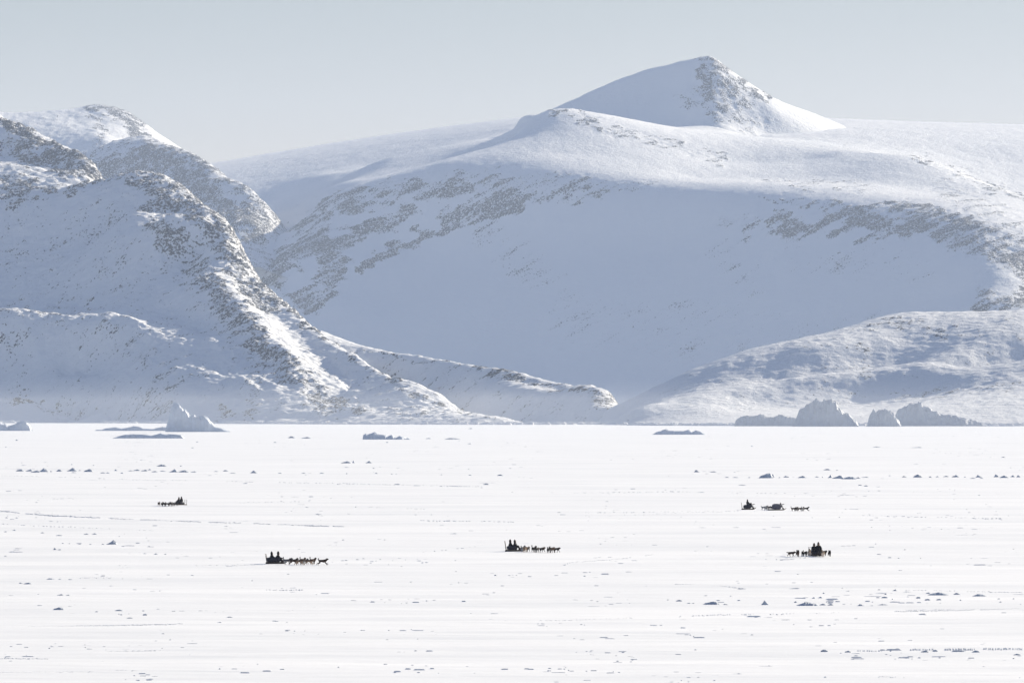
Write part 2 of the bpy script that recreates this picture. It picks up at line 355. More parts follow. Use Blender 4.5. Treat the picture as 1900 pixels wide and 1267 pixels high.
terrain('mountain', 'highest sharp summit with a lit rocky right side, on the skyline', [F_crest]+F_l, (-40, 580), (8780, 9800), 3.0,
        [([(1318,108),(1340,150),(1370,190)],26,0.52),([(1310,120),(1300,160),(1340,215)],12,0.55),([(1325,106),(1345,130),(1400,170),(1430,190)],7,0.6),([(1285,180),(1400,225)],34,0.40),([(1330,130),(1380,180)],34,0.42)],
        base_rock=0.0, G=1.42, seed=53, drift=1.5, back=[(F_crest,220,-120),(F_crest,450,-250)])

I_crest = [(560,640,7.4),(640,648,7.2),(700,657,7.1),(760,660,7.0),(800,664,6.92),(850,672,6.84),(900,683,6.76),(960,690,6.68),(1000,700,6.62),(1060,712,6.54),(1100,725,6.48),(1140,744,6.42),(1158,762,6.37),(1175,778,6.32)]
I_foot = [(640,None,6.920),(760,None,6.720),(850,None,6.580),(960,None,6.420),(1060,None,6.280),(1120,None,6.200),(1185,None,6.140)]
I_front = [(600,None,6.6),(760,None,6.4),(960,None,6.15),(1190,None,5.95)]
I_mid = [(690,690,6.990),(760,690,6.900),(850,700,6.750),(950,712,6.590),(1050,735,6.430),(1120,755,6.310)]
I_b = [(880,690,6.72),(930,698,6.66),(960,706,6.62),(1010,712,6.57),(1070,725,6.49)]
I_end = [(1195,None,6.5),(1220,None,6.7)]
terrain('ridge', 'low rocky snow ridge running down to the ice behind the left mountain', [I_crest,I_foot,I_front,I_mid,I_b,I_end], (-240, 200), (5950, 7700), 2.4,
        [([(640,650),(760,662),(850,674),(900,684)],6,0.6),([(900,690),(1000,706),(1080,722),(1140,748),(1160,770)],15,0.5),([(1100,735),(1150,775)],18,0.5),([(840,720),(1000,755)],26,0.22),([(700,675),(740,690)],14,0.4)],
        base_rock=0.28, shore=I_foot, seed=61, drift=1.5, back=[(I_crest,180,-60),(I_crest,350,-120)], cat='ridge', rockiness=2.5)

Hh_crest = [(1120,764,6.3),(1145,752,6.3),(1200,728,6.32),(1270,697,6.36),(1350,669,6.4),(1400,655,6.42),(1500,633,6.45),(1600,603,6.5),(1650,593,6.52),(1700,587,6.52),(1800,585,6.52),(1900,586,6.52),(2150,592,6.5)]
Hh_l = [[(1085,None,5.4),(1090,None,6.0),(1095,None,6.4),(1100,None,6.9)],[(1400,670,6.27),(1500,652,6.28),(1560,641,6.3),(1640,633,6.32),(1700,630,6.33)],[(1430,711,6.195),(1500,704,6.2),(1550,697,6.212),(1640,684,6.24),(1690,670,6.255)],
        [(1300,733,6.05),(1350,728,6.06),(1450,713,6.09),(1500,704,6.1),(1600,692,6.12),(1660,679,6.14),(1720,672,6.15),(1800,680,6.13)],
        [(1770,664,6.21),(1840,652,6.24),(1900,640,6.26),(2100,630,6.3)],[(1780,688,6.185),(1840,678,6.213),(1900,666,6.235),(2100,655,6.27)],
        [(1790,694,6.06),(1840,683,6.07),(1900,668,6.09),(2100,655,6.1)],
        [(1180,759,6.0),(1300,756,5.98),(1400,751,6.03),(1500,742,6.05),(1600,738,6.07),(1700,725,6.06),(1800,715,6.01),(1900,700,6.0),(2100,690,6.0)],
        [(1500,775,5.75),(1700,765,5.77),(1800,760,5.77),(1900,750,5.78),(2100,745,5.8)],
        [(1160,None,5.82),(1300,None,5.75),(1500,None,5.66),(1900,None,5.62),(2150,None,5.6)],[(1120,None,6.0),(1300,None,5.5),(1900,None,5.4),(2150,None,5.4)]]
terrain('hill', 'smooth low snow hill with shaded hollows at the right behind the ice edge', [Hh_crest]+Hh_l, (10, 1000), (5420, 7100), 2.5,
        [([(1600,612),(1700,600),(1760,625)],12,0.42),([(1590,650),(1640,660),(1600,678)],12,0.36),([(1600,690),(1660,700)],12,0.4),([(1400,664),(1620,606)],5,0.3),
         ([(1780,610),(1900,640)],14,0.25),([(1650,745),(1800,715),(1880,720)],8,0.4),([(1460,635),(1500,640)],8,0.35)],
        base_rock=0.22, seed=71, drift=1.5, back=[(Hh_crest,220,-50),(Hh_crest,450,-110)], cat='hill', rockiness=1.6, cap=0.5)

J_crest = [(-250,722,7.02),(-100,728,7.01),(0,737,7.0),(30,737,7.0),(55,743,6.99),(85,757,6.97),(110,766,6.96),(135,778,6.95)]
terrain('ridge', 'small rocky snow knoll on the shore at the far left', [J_crest,[(-250,None,6.9),(0,None,6.9),(80,None,6.9),(140,None,6.9)],[(150,None,6.97),(150,None,7.1)],[(0,750,6.965),(60,760,6.955)],[(-250,None,6.8),(160,None,6.8)],[(-320,None,7.25),(170,None,7.25)],[(-320,None,7.35),(170,None,7.35)],[(165,None,6.95),(175,None,7.2)]],
        (-830,-515), (6760, 7250), 2.0, [([(0,740),(60,752),(100,768)],8,0.42)], base_rock=0.12, seed=83, drift=1.0, back=[(J_crest,90,-14),(J_crest,200,-40)], cat='ridge', rockiness=2.0, c=14)
K_crest = [(150,779,6.85),(170,772,6.85),(185,766,6.85),(196,768,6.85),(206,779,6.84)]
terrain('ridge', 'tiny snow hump on the shore left of the tall iceberg', [K_crest,[(140,None,6.81),(215,None,6.81)],[(140,None,6.9),(215,None,6.9)],[(135,None,6.76),(225,None,6.76)],[(130,None,6.98),(225,None,6.98)],[(110,None,6.76),(110,None,7.0)],[(235,None,6.76),(235,None,7.0)]],
        (-545,-465), (6750, 6990), 1.6, [], base_rock=0.12, seed=87, drift=0.4, cat='ridge', rockiness=1.0, c=8)
# ---------------------------------------------------------------- sea ice
def ice_material():
    m, t, b = mat_new('sea_ice_snow')
    geo = N(t, 'ShaderNodeNewGeometry'); pos = geo.outputs['Position']
    mp = N(t, 'ShaderNodeMapping'); mp.inputs['Rotation'].default_value = (0, 0, R(6)); mp.inputs['Scale'].default_value = (0.25, 1, 1)
    t.links.new(pos, mp.inputs['Vector'])
    n1 = noise(t, mp.outputs[0], 0.055, 6, 0.6)
    col = ramp(t, n1, [(0.3, (0.78, 0.795, 0.81)), (0.62, (0.90, 0.905, 0.91))])
    t.links.new(col, b.inputs['Base Color'])
    b.inputs['Roughness'].default_value = 0.5; b.inputs['Specular IOR Level'].default_value = 0.4
    n2 = noise(t, mp.outputs[0], 0.9, 4, 0.6); n3 = noise(t, mp.outputs[0], 0.12, 4, 0.6)
    hgt = math_(t, 'ADD', math_(t, 'MULTIPLY', n2, 0.10), math_(t, 'MULTIPLY', n3, 0.5))
    bp = N(t, 'ShaderNodeBump'); bp.inputs['Distance'].default_value = 1.0; bp.inputs['Strength'].default_value = 0.6
    t.links.new(hgt, bp.inputs['Height']); t.links.new(bp.outputs[0], b.inputs['Normal'])
    return m
M_ICE = ice_material()
def make_ice():
    a1 = np.linspace(-7, 7, 700); a2 = np.linspace(8, 180, 60)
    ang = R(1) * np.r_[-a2[::-1], a1, a2]
    rr = np.r_[2, 20, 60, 120, 180, 230, 270]
    near = 290 * 1.0021 ** np.arange(0, 900); far = near[-1] * 1.012 ** np.arange(1, 300)
    r = np.r_[rr, near, far]; r = np.r_[r[r < 60000], 60000]
    Rr, An = np.meshgrid(r, ang, indexing='ij')
    X = Rr * np.sin(An); Y = Rr * np.cos(An)
    ca, sa_ = math.cos(R(7)), math.sin(R(7)); Xr = X * ca + Y * sa_; Yr = -X * sa_ + Y * ca
    fade = (1 - sstep(1400, 2600, Rr)) * sstep(200, 280, Rr)
    Z = fade * (0.10 * fbm(Xr / 3.5, Yr, 7, 3, 0.5, 90) + 0.08 * fbm(Xr / 2, Yr, 26, 2, 0.5, 91))
    o = link('sea_ice', grid_mesh('sea_ice', X, Y, Z), M_ICE)
    tag(o, 'flat white snow covered sea ice reaching the mountains', 'sea ice', kind='structure')
make_ice()
# ---------------------------------------------------------------- icebergs, ice lumps, drifts
def ice_block_material(name, col, rough=0.55):
    m, t, b = mat_new(name)
    geo = N(t, 'ShaderNodeNewGeometry'); pos = geo.outputs['Position']
    c = ramp(t, noise(t, pos, 0.35, 5, 0.6), [(0.35, tuple(x * 0.86 for x in col)), (0.65, col)])
    t.links.new(c, b.inputs['Base Color']); b.inputs['Roughness'].default_value = rough; b.inputs['Specular IOR Level'].default_value = 0.25
    bp = N(t, 'ShaderNodeBump'); bp.inputs['Distance'].default_value = 0.6; bp.inputs['Strength'].default_value = 0.7
    t.links.new(noise(t, pos, 0.8, 5, 0.65), bp.inputs['Height']); t.links.new(bp.outputs[0], b.inputs['Normal'])
    return m
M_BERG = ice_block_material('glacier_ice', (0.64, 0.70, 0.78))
M_BERGD = ice_block_material('glacier_ice_painted_shade', (0.46, 0.51, 0.58))  # same glacier ice darkened: shade put into the base colour
M_LUMP = ice_block_material('wind_packed_ice', (0.50, 0.55, 0.63))
M_DRIFT = ice_block_material('drifted_snow', (0.74, 0.76, 0.80))

def block_mesh(name, prof, depth, seed, p=3.0, nx=60, ny=22, rough=0.16, lean=0.25):
    """solid block of ice: prof = [(x, height)] metres; walls steep, top broken"""
    xs_, hs_ = np.array(prof).T
    pad = 0.03 * (xs_[-1] - xs_[0])
    x = np.linspace(xs_[0] - pad, xs_[-1] + pad, nx); y = np.linspace(-1, 1, ny)
    X, T = np.meshgrid(x, y)
    hm = hs_.max(); wl = max(hm, 0.25 * (xs_[-1] - xs_[0])) * 0.55
    wx = 0.22 * wl * fbm(X / wl, T * depth / wl, 1.0, 3, 0.6, seed)
    h = np.interp(X + wx * (1 - 0.6 * (T < 0)), xs_, hs_, left=0, right=0)
    edge = np.clip(1 - np.abs(T + 0.12 * fbm(X / wl, X * 0, 0.7, 3, 0.6, seed + 2)) ** p, 0, 1)
    nz = ridged(X / wl, T * depth / wl, 0.8, 4, 0.6, seed + 1) - 0.9
    Z = h * edge * (1 + rough * nz) + lean * 0.2 * h * T * edge
    Z = np.where((h * edge) < 0.02 * hm, -0.35 * hm - 0.05, Z)
    Z[0] = Z[-1] = -0.35 * hm - 0.05; Z[:, 0] = Z[:, -1] = -0.35 * hm - 0.05
    Y = T * depth * (0.8 + 0.3 * fbm(X / wl, X * 0 + seed, 0.9, 2, 0.5, seed + 4))
    return grid_mesh(name, X, Y, Z, smooth=False)

def berg(u0, v, pts, label, depth, seed, cat='iceberg', name='iceberg', p=4.0, mat=None, nx=90, ny=34, rough=0.14, hs=1.0):
    gx, gy, _ = ground(u0, v); s = gy / F
    me = block_mesh(name, [((u - u0) * s, h * s * hs) for u, h in pts], depth, seed, p, nx, ny, rough)
    o = link(name, me, mat or M_BERG); o.location = (gx, gy, 0); tag(o, label, cat); return o
berg(360, 801, [(308,0),(310,9),(313,20),(316,31),(320,46),(324,49),(331,48),(334,44),(338,41),(342,36),(345,39),(349,38),(352,31),(358,29),(362,26),(373,27),(381,26),(388,21),(396,12),(402,8),(411,7),(422,2.5),(431,0)],
     'tall blocky pale iceberg in front of the left mountain', 7.5, 3)
berg(22, 799, [(-40,6),(-25,14),(-12,16),(0,15),(8,12),(16,8),(25,10),(34,14),(42,16.5),(50,15),(55,9),(56,6),(58,0)], 'low twin-topped iceberg at the left edge of the ice', 6, 9)
berg(250, 799, [(174,0),(180,2),(190,2),(197,4),(205,5),(215,6),(226,4),(235,5),(248,8),(257,7),(266,4),(282,3),(292,5),(303,7),(312,6),(323,0)], 'long low broken ice floe directly left of the tall iceberg', 5, 15, cat='ice floe', name='ice_floe')
berg(275, 813, [(209,0),(218,3),(232,6),(248,7),(262,6.5),(283,5),(292,7),(298,8.5),(306,7),(322,7),(336,5.5),(342,0)], 'long flat ice floe on the ice below the tall iceberg', 4, 21, cat='ice floe', name='ice_floe')
berg(715, 815, [(673,0),(674,8),(680,10),(684,9),(692,11),(694,12.5),(698,10),(706,8),(716,7),(720,5),(727,8),(731,5),(736,3),(742,6),(749,4),(754,1),(758,3),(762,0)], 'small slab iceberg with a square left end', 5, 27)
berg(1260, 806, [(1210,0),(1218,4),(1228,6),(1235,9),(1240,7),(1252,6),(1268,6),(1279,8),(1284,4),(1291,7),(1300,5),(1309,0)], 'flat snow topped ice floe right of centre near the shore', 4, 33, cat='ice floe', name='ice_floe')
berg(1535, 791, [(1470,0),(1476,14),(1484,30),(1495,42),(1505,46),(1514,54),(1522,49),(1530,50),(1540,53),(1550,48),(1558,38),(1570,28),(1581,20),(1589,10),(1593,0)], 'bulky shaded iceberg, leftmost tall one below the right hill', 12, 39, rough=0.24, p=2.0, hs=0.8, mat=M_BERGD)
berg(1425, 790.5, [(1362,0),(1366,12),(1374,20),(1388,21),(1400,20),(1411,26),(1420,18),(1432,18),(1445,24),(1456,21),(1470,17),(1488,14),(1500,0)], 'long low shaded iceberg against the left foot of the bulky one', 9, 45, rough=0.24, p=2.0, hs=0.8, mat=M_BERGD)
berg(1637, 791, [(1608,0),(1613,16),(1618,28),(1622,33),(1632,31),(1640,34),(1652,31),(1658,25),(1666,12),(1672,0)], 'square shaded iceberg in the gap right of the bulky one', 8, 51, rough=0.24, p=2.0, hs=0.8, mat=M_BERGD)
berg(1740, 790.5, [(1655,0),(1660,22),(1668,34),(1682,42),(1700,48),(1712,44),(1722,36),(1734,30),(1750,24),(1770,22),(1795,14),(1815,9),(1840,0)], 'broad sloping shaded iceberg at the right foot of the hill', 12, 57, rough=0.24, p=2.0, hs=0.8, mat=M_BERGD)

ORD = ['first', 'second', 'third', 'fourth', 'fifth', 'sixth', 'seventh', 'eighth', 'ninth', 'tenth', 'eleventh', 'twelfth', 'thirteenth', 'fourteenth', 'fifteenth',
       'sixteenth', 'seventeenth', 'eighteenth', 'nineteenth', 'twentieth', 'twenty-first', 'twenty-second', 'twenty-third', 'twenty-fourth', 'twenty-fifth',
       'twenty-sixth', 'twenty-seventh', 'twenty-eighth', 'twenty-ninth', 'thirtieth', 'thirty-first', 'thirty-second', 'thirty-third', 'thirty-fourth', 'thirty-fifth']
# lumps: where, on which stretch of ice -> (u, foot row, width, height) in photo pixels
LUMPS = {
 'in the broken ridge at the far left': [(37,874,16,3),(54,874,14,3),(66,876.3,20,3.5),(81,875,18,6),(95,875,5,1.5),(110,874.5,13,3),(133,874,20,5.5),(137,877,10,1.5),(148,873,5,1),(164,875,18,4.5),
   (191,877.5,10,1.5),(200,877.6,8,1.5),(215,873,6,2.5),(226,878,6,1.8),(243,874,14,1.6),(254,873,14,2),(268,874,14,2.5),(277,872,8,2),(287,875.5,12,1.5),(302,874.5,12,1.5),(322,876,18,5),(340,876,22,3.2),(359,876,12,1.6)],
 'above the broken ridge at the far left': [(44,863.5,14,1),(133,862,4,1.5),(173,863.5,4,1),(300,865,20,3),(335.5,865,5,1.6)],
 'trailing right of the far left ridge': [(401,875,9,1.2),(418.5,874,10,2),(432,878,14,1.1),(470.5,877.6,14,4.3),(519,878,8,1.1),(563,878,9,1.1),(597,878,9,1.2)],
 'on the far ice near the left shore': [(31,817,6,1.6),(11,829.5,4,1.2),(366,820,5,1.2),(510,821,7,1.2),(357,831,6,1),(541,812.5,14,3),(568,813.2,19,2.2)],
 'on the far ice right of the slab iceberg': [(873,795.5,9,1.3),(839.5,814.8,30,2.3),(795,814,11,1.3),(718,821,5,1.3),(871,823.5,7,1.2)],
 'in the pair of low mounds left of centre': [(642,859,20,3.2),(656,858.6,5,4.5),(684,859,13,3.6)],
 'in the sparse row across the middle': [(644,867.5,14,1.2),(693,868.5,5,1),(643,879,4,1.6),(698,878.5,6,1.6),(727,879.5,4,1.1),(735,879.5,3,1.1),(819,881,5,1.1),(872,881.5,6,1.2),(928,882,11,1.8)],
 'on the open ice above the middle sled': [(455,897,10,1.3),(737,898.5,11,1.2),(902,899.3,13,2.2),(773,901,16,0.9),(842,990.5,16,1.4)],
 'on the far ice near the right shore': [(1627,829.5,16,1.2),(1701,830.5,24,1.2),(1861,848.5,8,1.4),(1395,828,5,1.4)],
 'just above the ridge at the far right': [(1293,875.7,11,3.8),(1323.5,876,15,1.6),(1363,876.5,6,1),(1535,872,15,2.2),(1553,872.5,5,1.2)],
 'in the broken ridge at the far right': [(1348.5,885.5,8,1.1),(1364.5,886,13,1.1),(1390,886,5,1.1),(1422,886.5,28,7.5),(1434,885,7,5.5),(1446,886,4,1.2),(1459,885.5,12,2.8),(1488,886,15,3),(1516,885.3,9,1.7),
   (1526,885.5,3,1.8),(1540.5,886,9,4.2),(1555,887.5,22,5),(1574,888.6,32,3.6),(1592,887,9,1.8),(1605,885.5,14,1.3),(1651,883,7,1.2),(1678,884.6,9,1.7),(1703,885,17,4.4),(1726,885,6,1.8),(1739,884.5,6,1.3),
   (1755,884.2,11,1.5),(1773,885,14,3.3),(1790,885.2,5,1.7),(1816,885.5,13,4),(1805,887.5,12,1.3),(1821,887.5,8,1.3),(1849,885,11,4.6),(1863,886,18,3.4),(1878.5,885,9,3.4),(1890,885.5,9,4)],
 'below the ridge at the far right': [(1376.5,900.5,17,1.4),(1299,913.5,20,1.1),(1606.5,901.5,8,1.4),(1596,900,8,1)],
 'on the left ice level with the pyramid lump': [(12,960.5,6,1.2),(31,961,7,1.4),(26,984,8,1.7),(10,986.5,6,1.1),(79,988.5,8,1.2),(110,993,12,1),(160,991,10,1.7),(175.5,991,9,1.8),(203,981.5,4,1.3),(147.5,1009.5,8,1.1),(167.5,1010,6,1.5),(191,1010,7,1.7),
   (207,1009.7,21,8.5),(102,1020,8,4.5),(110,1020.6,9,2.2),(269,1027,8,1.2),(289,1028,8,2.2),(306.5,1028,6,1.3),(10,1031.5,6,1.2)],
 'on the left ice below the pyramid lump': [(36,1074.5,5,1.2),(47,1074.5,6,1.3),(94,1075.2,20,3),(111,1075.2,9,2),(130,1076,13,2.3),(39,1082.6,10,2.5),(52,1083.2,17,2.9),(175,1089,9,1.2),(206,1088.3,19,2.3),(112,1104,13,2.5),
   (126,1104.5,9,2),(11,1107,5,1.4),(27,1107,5,1.3)],
 'in the lower left stretch of ice': [(109,1131,22,5),(220.5,1132.3,15,2.3),(179,1135,7,1.7),(266,1133,5,1.4),(293.5,1130.5,11,1.8),(269,1139.5,8,1.6),(241,1146,11,1.3),(426,1144.5,11,1.5),(407.5,1154.5,9,1.3),(532,1154.5,4,1.4),
   (315,1187.5,8,2.2),(290,1189,8,1.3),(357,1189,5,1.3),(352,1215,6,1.5),(404,1228.5,15,1.6),(478,1232,5,1.7),(407.5,1240.5,4,2),(556,1224.5,18,1.5),(628,1237.5,4,2)],
 'on the ice left of the small white pyramid': [(1260,1114,11,1.9),(1278,1119,8,1.6),(1286,1119,6,1.4),(1309,1105,8,1.2),(1320,1121,31,5.6),(1346,1121.2,9,1.7),(1356,1106,7,1.9),(1375,1093,16,2.3)],
 'around the long dark mound at lower right': [(1419,1120.7,13,7.5),(1474,1092.8,25,2.6),(1492,1094.5,10,1.6),(1528,1100.5,5,2.4),(1522,1108,7,1.9),(1509.5,1108.5,5,1.4),(1476,1116,5,1.4),(1498,1123.4,44,8),(1527,1122.4,14,3.1),(1541,1122.8,12,3)],
 'in the lump field near the right edge': [(1573,1096.5,8,1.3),(1631.5,1094.5,9,1.8),(1660,1095.8,9,3.3),(1643,1102,4,2.3),(1683.5,1098,18,1.4),(1641.5,1107.5,11,1.4),(1722,1100,8,1.8),(1741,1103.3,38,5),(1775.5,1101.8,12,2.4),
   (1817.5,1105.3,27,4),(1597,1123.7,14,4),(1617,1123.7,8,1.4),(1638,1122.2,21,2.2),(1704,1108,8,1.4),(1721,1112,10,1.9),(1742,1112,9,1.9),(1720,1119.5,7,1.4),(1744,1119.5,6,1.8),(1782,1113,4,1.4),(1853,1111,6,1.5),(1880,1111,5,1.9),(1856,1116.5,5,1.5)],
 'in the lower right corner of the ice': [(1529.5,1206.7,13,2.4),(1573,1208.5,11,2),(1716,1208.7,14,2.5),(1735,1206.5,9,2),(1779,1207.7,26,2.9),(1811,1209.7,16,3.9),(1888,1214.7,16,2.9),(1826,1238.2,16,2.9),(1369.5,1250.7,26,2.4),(1531,1256,6,1.9),(1427,1235,4,1.5)],
}
def make_lumps():
    rnd = random.Random(5); k = 0
    for where, lst in LUMPS.items():
        lst = sorted(lst)
        for i, (u, v, wd, ht) in enumerate(lst):
            x, y, _ = ground(u, v); s = y / F; wm, hm = wd * s, ht * s * (0.92 if v > 1000 else 1.1)
            pk = rnd.uniform(0.3, 0.7); sharp = ht / wd > 0.27
            if sharp: prof = [(0, 0), (pk * 0.55, 0.45), (pk, 1.0), (pk + (1 - pk) * 0.35, 0.72), (1, 0.05)]
            else:
                prof = [(0, 0), (0.14, rnd.uniform(.3, .55)), (pk * 0.6 + .1, rnd.uniform(.6, .9)), (pk, 1.0), ((1 + pk) / 2, rnd.uniform(.55, .9)), (0.9, rnd.uniform(.2, .5)), (1, 0)]
            prof = [((a - .5) * wm, b * hm) for a, b in prof]
            small = wd < 9
            me = block_mesh('ice_lump', prof, max(0.35 * wm, 0.7 * hm), 100 + k * 3, 2.2 if not sharp else 1.6, 12 if small else 30, 7 if small else 13, 0.22)
            o = link('ice_lump', me, M_LUMP); o.location = (x, y, 0); k += 1
            rel = sorted(lst, key=lambda q: -q[2] * q[3]); r = rel.index((u, v, wd, ht))
            shape = 'peaked' if sharp else ('long low' if wd / ht > 7 else ('rounded' if v > 1060 else 'jagged'))
            if r == 0: lab = 'largest %s ice lump %s' % (shape, where)
            else: lab = '%s ice lump, %s from left %s' % (shape, ORD[i], where)
            tag(o, lab, 'ice lump', 'ice lumps ' + where)
make_lumps()

def make_drifts():
    """small wind-cut snow ridges and old sled tracks, far too many to count"""
    rnd = np.random.RandomState(4); items = []
    def add(u, v, wpx, hpx):
        D = H * F / (v - HY); s = D / F
        items.append(((u - 950) * s, D, wpx * s, hpx * s))
    n = 0
    while n < 1900:
        u = rnd.uniform(-150, 2050); v = rnd.uniform(800, 1300)
        cl = perlin(np.array(u / 170.0 + 40), np.array(v / 22.0 + 7)) + 0.45 * perlin(np.array(u / 40.0), np.array(v / 6.0))
        dens = 0.5 + 0.5 * abs(u - 950) / 950
        if cl < 0.32 - 0.22 * dens: continue
        n += 1
        add(u, v, (rnd.gamma(1.5, 4.2) + 1.2) * (0.8 + 0.7 * (v - 800) / 450), rnd.uniform(0.18, 0.6) * (0.65 + 0.35 * (v - 800) / 450))
    tracks = [([(0,948),(84,956),(215,962),(262,964),(485,972),(640,977)],1.3,1.1,9),([(0,882),(260,890),(640,897),(900,903)],3,0.55,7),([(1240,1083),(1300,1085),(1340,1087),(1385,1092)],2,0.9,5),
              ([(1560,1091),(1700,1095),(1900,1099)],3,0.8,8),([(1660,1134),(1780,1132),(1895,1129)],0.9,1.2,3),([(1680,1131.5),(1880,1128)],1.6,0.9,3),([(1030,1054),(1060,1043),(1150,1037),(1215,1028)],2.5,0.7,5),
              ([(52,1162),(200,1160),(340,1157)],1.7,0.9,6),([(-20,1247),(100,1246.5),(175,1246)],1.6,1.0,7),([(205,1243),(255,1244)],1.3,1.0,12),([(1260,1143),(1330,1140),(1400,1139)],2.5,0.9,4),([(1430,1139),(1560,1136)],4,0.7,6),
              ([(1690,1204),(1760,1203),(1900,1202)],2.2,1.0,5),([(-20,1221),(90,1222)],1.8,0.9,6),([(1320,1253),(1390,1250)],2,1.0,6),([(1630,1255),(1680,1256)],1.8,1.2,5),([(1590,1206),(1640,1207)],2.4,0.9,4),
              ([(420,1050),(505,1046)],2.5,0.6,10),([(1000,1152),(1180,1146)],4,0.6,9),([(150,1072),(215,1071)],2,0.7,5),([(495,1094),(565,1094)],2.5,0.6,6),([(590,1045),(900,1012)],9,0.5,10),([(200,1208),(290,1207)],3,0.8,20),
              ([(780,965),(960,968)],4,0.6,9),([(660,940),(800,945)],4,0.6,9),([(1180,955),(1360,948)],4,0.6,9),([(1540,955),(1860,962)],4,0.6,10),([(1050,915),(1250,912),(1500,916)],5,0.5,10),([(0,972),(300,985)],5,0.5,9)]
    tracks += [([(497,1046.6),(380,1049),(200,1054)],4,0.5,10),([(940,1023.6),(830,1027),(640,1033)],5,0.45,10),([(1376,946),(1250,949),(1100,951)],5,0.4,8),([(1415,947.4),(1300,950)],5,0.4,8),([(345,937),(430,933),(560,930)],5,0.4,8)]
    for ln, gap, hh, wp in tracks:
        for (a, b), (c, d) in zip(ln[:-1], ln[1:]):
            m = int(abs(c - a) / gap / 1.6) + 1
            for k in range(m):
                t = (k + rnd.uniform(-.4, .4)) / m
                if perlin(np.array((a + (c - a) * t) / 30.0), np.array(b * 0.37)) < -0.28: continue
                add(a + (c - a) * t, b + (d - b) * t + rnd.normal(0, 0.35), wp * rnd.uniform(0.3, 0.8), hh * rnd.uniform(0.6, 1.1))
    V = []; Q = []
    nx, ny = 7, 5
    for x, y, w_, h_ in items:
        b0 = len(V); sk = rnd.uniform(-.25, .25); a_ = rnd.uniform(-.35, .35); dp = max(0.3 * w_, 1.1 * h_)
        jj = rnd.uniform(.75, 1.25, (ny, nx))
        for j in range(ny):
            for i in range(nx):
                p_, q_ = -1 + 2 * i / (nx - 1), -1 + 2 * j / (ny - 1)
                hh = h_ * max(0, 1 - abs(p_ - sk) ** 1.6 * .9) * (1 - abs(q_) ** 2.2) * jj[j, i]
                if abs(p_) == 1 or abs(q_) == 1: hh = -0.12
                xx, yy = p_ * w_ / 2, q_ * dp / 2 * (1 - .4 * abs(p_))
                V.append((x + xx, y + yy + a_ * xx, hh))
        for j in range(ny - 1):
            for i in range(nx - 1):
                k = b0 + j * nx + i; Q.append((k, k + 1, k + nx + 1, k + nx))
    me = bpy.data.meshes.new('snow_drifts'); me.from_pydata(V, [], Q); me.update()
    o = link('snow_drifts', me, M_DRIFT); tag(o, 'small wind-cut snow ridges and old tracks scattered over the ice', 'snow drifts', kind='stuff')
make_drifts()

def make_shore_ice():
    """broken ice foot heaped where the sea ice meets the land"""
    rnd = np.random.RandomState(14); V = []; Q = []
    line = np.array([(-300, 7.13), (0, 6.88), (120, 7.03), (200, 6.79), (260, 6.80), (330, 6.66), (450, 6.49), (640, 6.29), (800, 6.19), (960, 6.12), (1100, 6.24), (1190, 5.84), (1300, 5.72), (1500, 5.63), (1900, 5.59), (2100, 5.57)])
    nx, ny = 6, 5
    for _ in range(2200):
        u = rnd.uniform(-200, 2050)
        if rnd.rand() > 0.35 + 0.9 * perlin(np.array(u / 60.0), np.array(3.3)) + 0.3: continue
        D = 1000 * np.interp(u, line[:, 0], line[:, 1]) - rnd.uniform(2, 70); x = (u - 950) / F * D
        w_ = rnd.gamma(2, 3.6) + 3; h_ = rnd.uniform(0.8, 3.6); dp = rnd.uniform(2, 5); b0 = len(V)
        for j in range(ny):
            for i in range(nx):
                a, b = -1 + 2 * i / (nx - 1), -1 + 2 * j / (ny - 1); e = abs(a) == 1 or abs(b) == 1
                V.append((x + a * w_ / 2 + rnd.normal(0, .3), D + b * dp / 2, -.4 if e else h_ * rnd.uniform(.35, 1.0)))
        for j in range(ny - 1):
            for i in range(nx - 1):
                k = b0 + j * nx + i; Q.append((k, k + 1, k + nx + 1, k + nx))
    me = bpy.data.meshes.new('shore_ice'); me.from_pydata(V, [], Q); me.update()
    o = link('shore_ice', me, M_DRIFT); tag(o, 'low broken ice foot heaped along the foot of the mountains', 'shore ice', kind='stuff')
make_shore_ice()
# ---------------------------------------------------------------- dogs, sleds, people
def flat_mat(name, col, rough=0.85, var=0.35, scale=9.0, col2=None):
    m, t, b = mat_new(name)
    tc_ = N(t, 'ShaderNodeTexCoord').outputs['Object']
    lo = tuple(c * (1 - var) for c in col)
    c = ramp(t, noise(t, tc_, scale, 4, 0.6), [(0.35, lo), (0.62, col2 or col)])
    t.links.new(c, b.inputs['Base Color']); b.inputs['Roughness'].default_value = rough; b.inputs['Specular IOR Level'].default_value = 0.15
    return m
def coat(name, back, belly):
    """fur with a dark saddle and paler belly and legs"""
    m, t, b = mat_new(name)
    tc_ = N(t, 'ShaderNodeTexCoord').outputs['Object']
    sp = N(t, 'ShaderNodeSeparateXYZ'); t.links.new(tc_, sp.inputs[0])
    z = math_(t, 'ADD', sp.outputs['Z'], math_(t, 'MULTIPLY', noise(t, tc_, 7, 3, 0.6), 0.25))
    c = ramp(t, z, [(0.52, belly), (0.66, back)])
    t.links.new(c, b.inputs['Base Color']); b.inputs['Roughness'].default_value = 0.9; b.inputs['Specular IOR Level'].default_value = 0.1
    return m
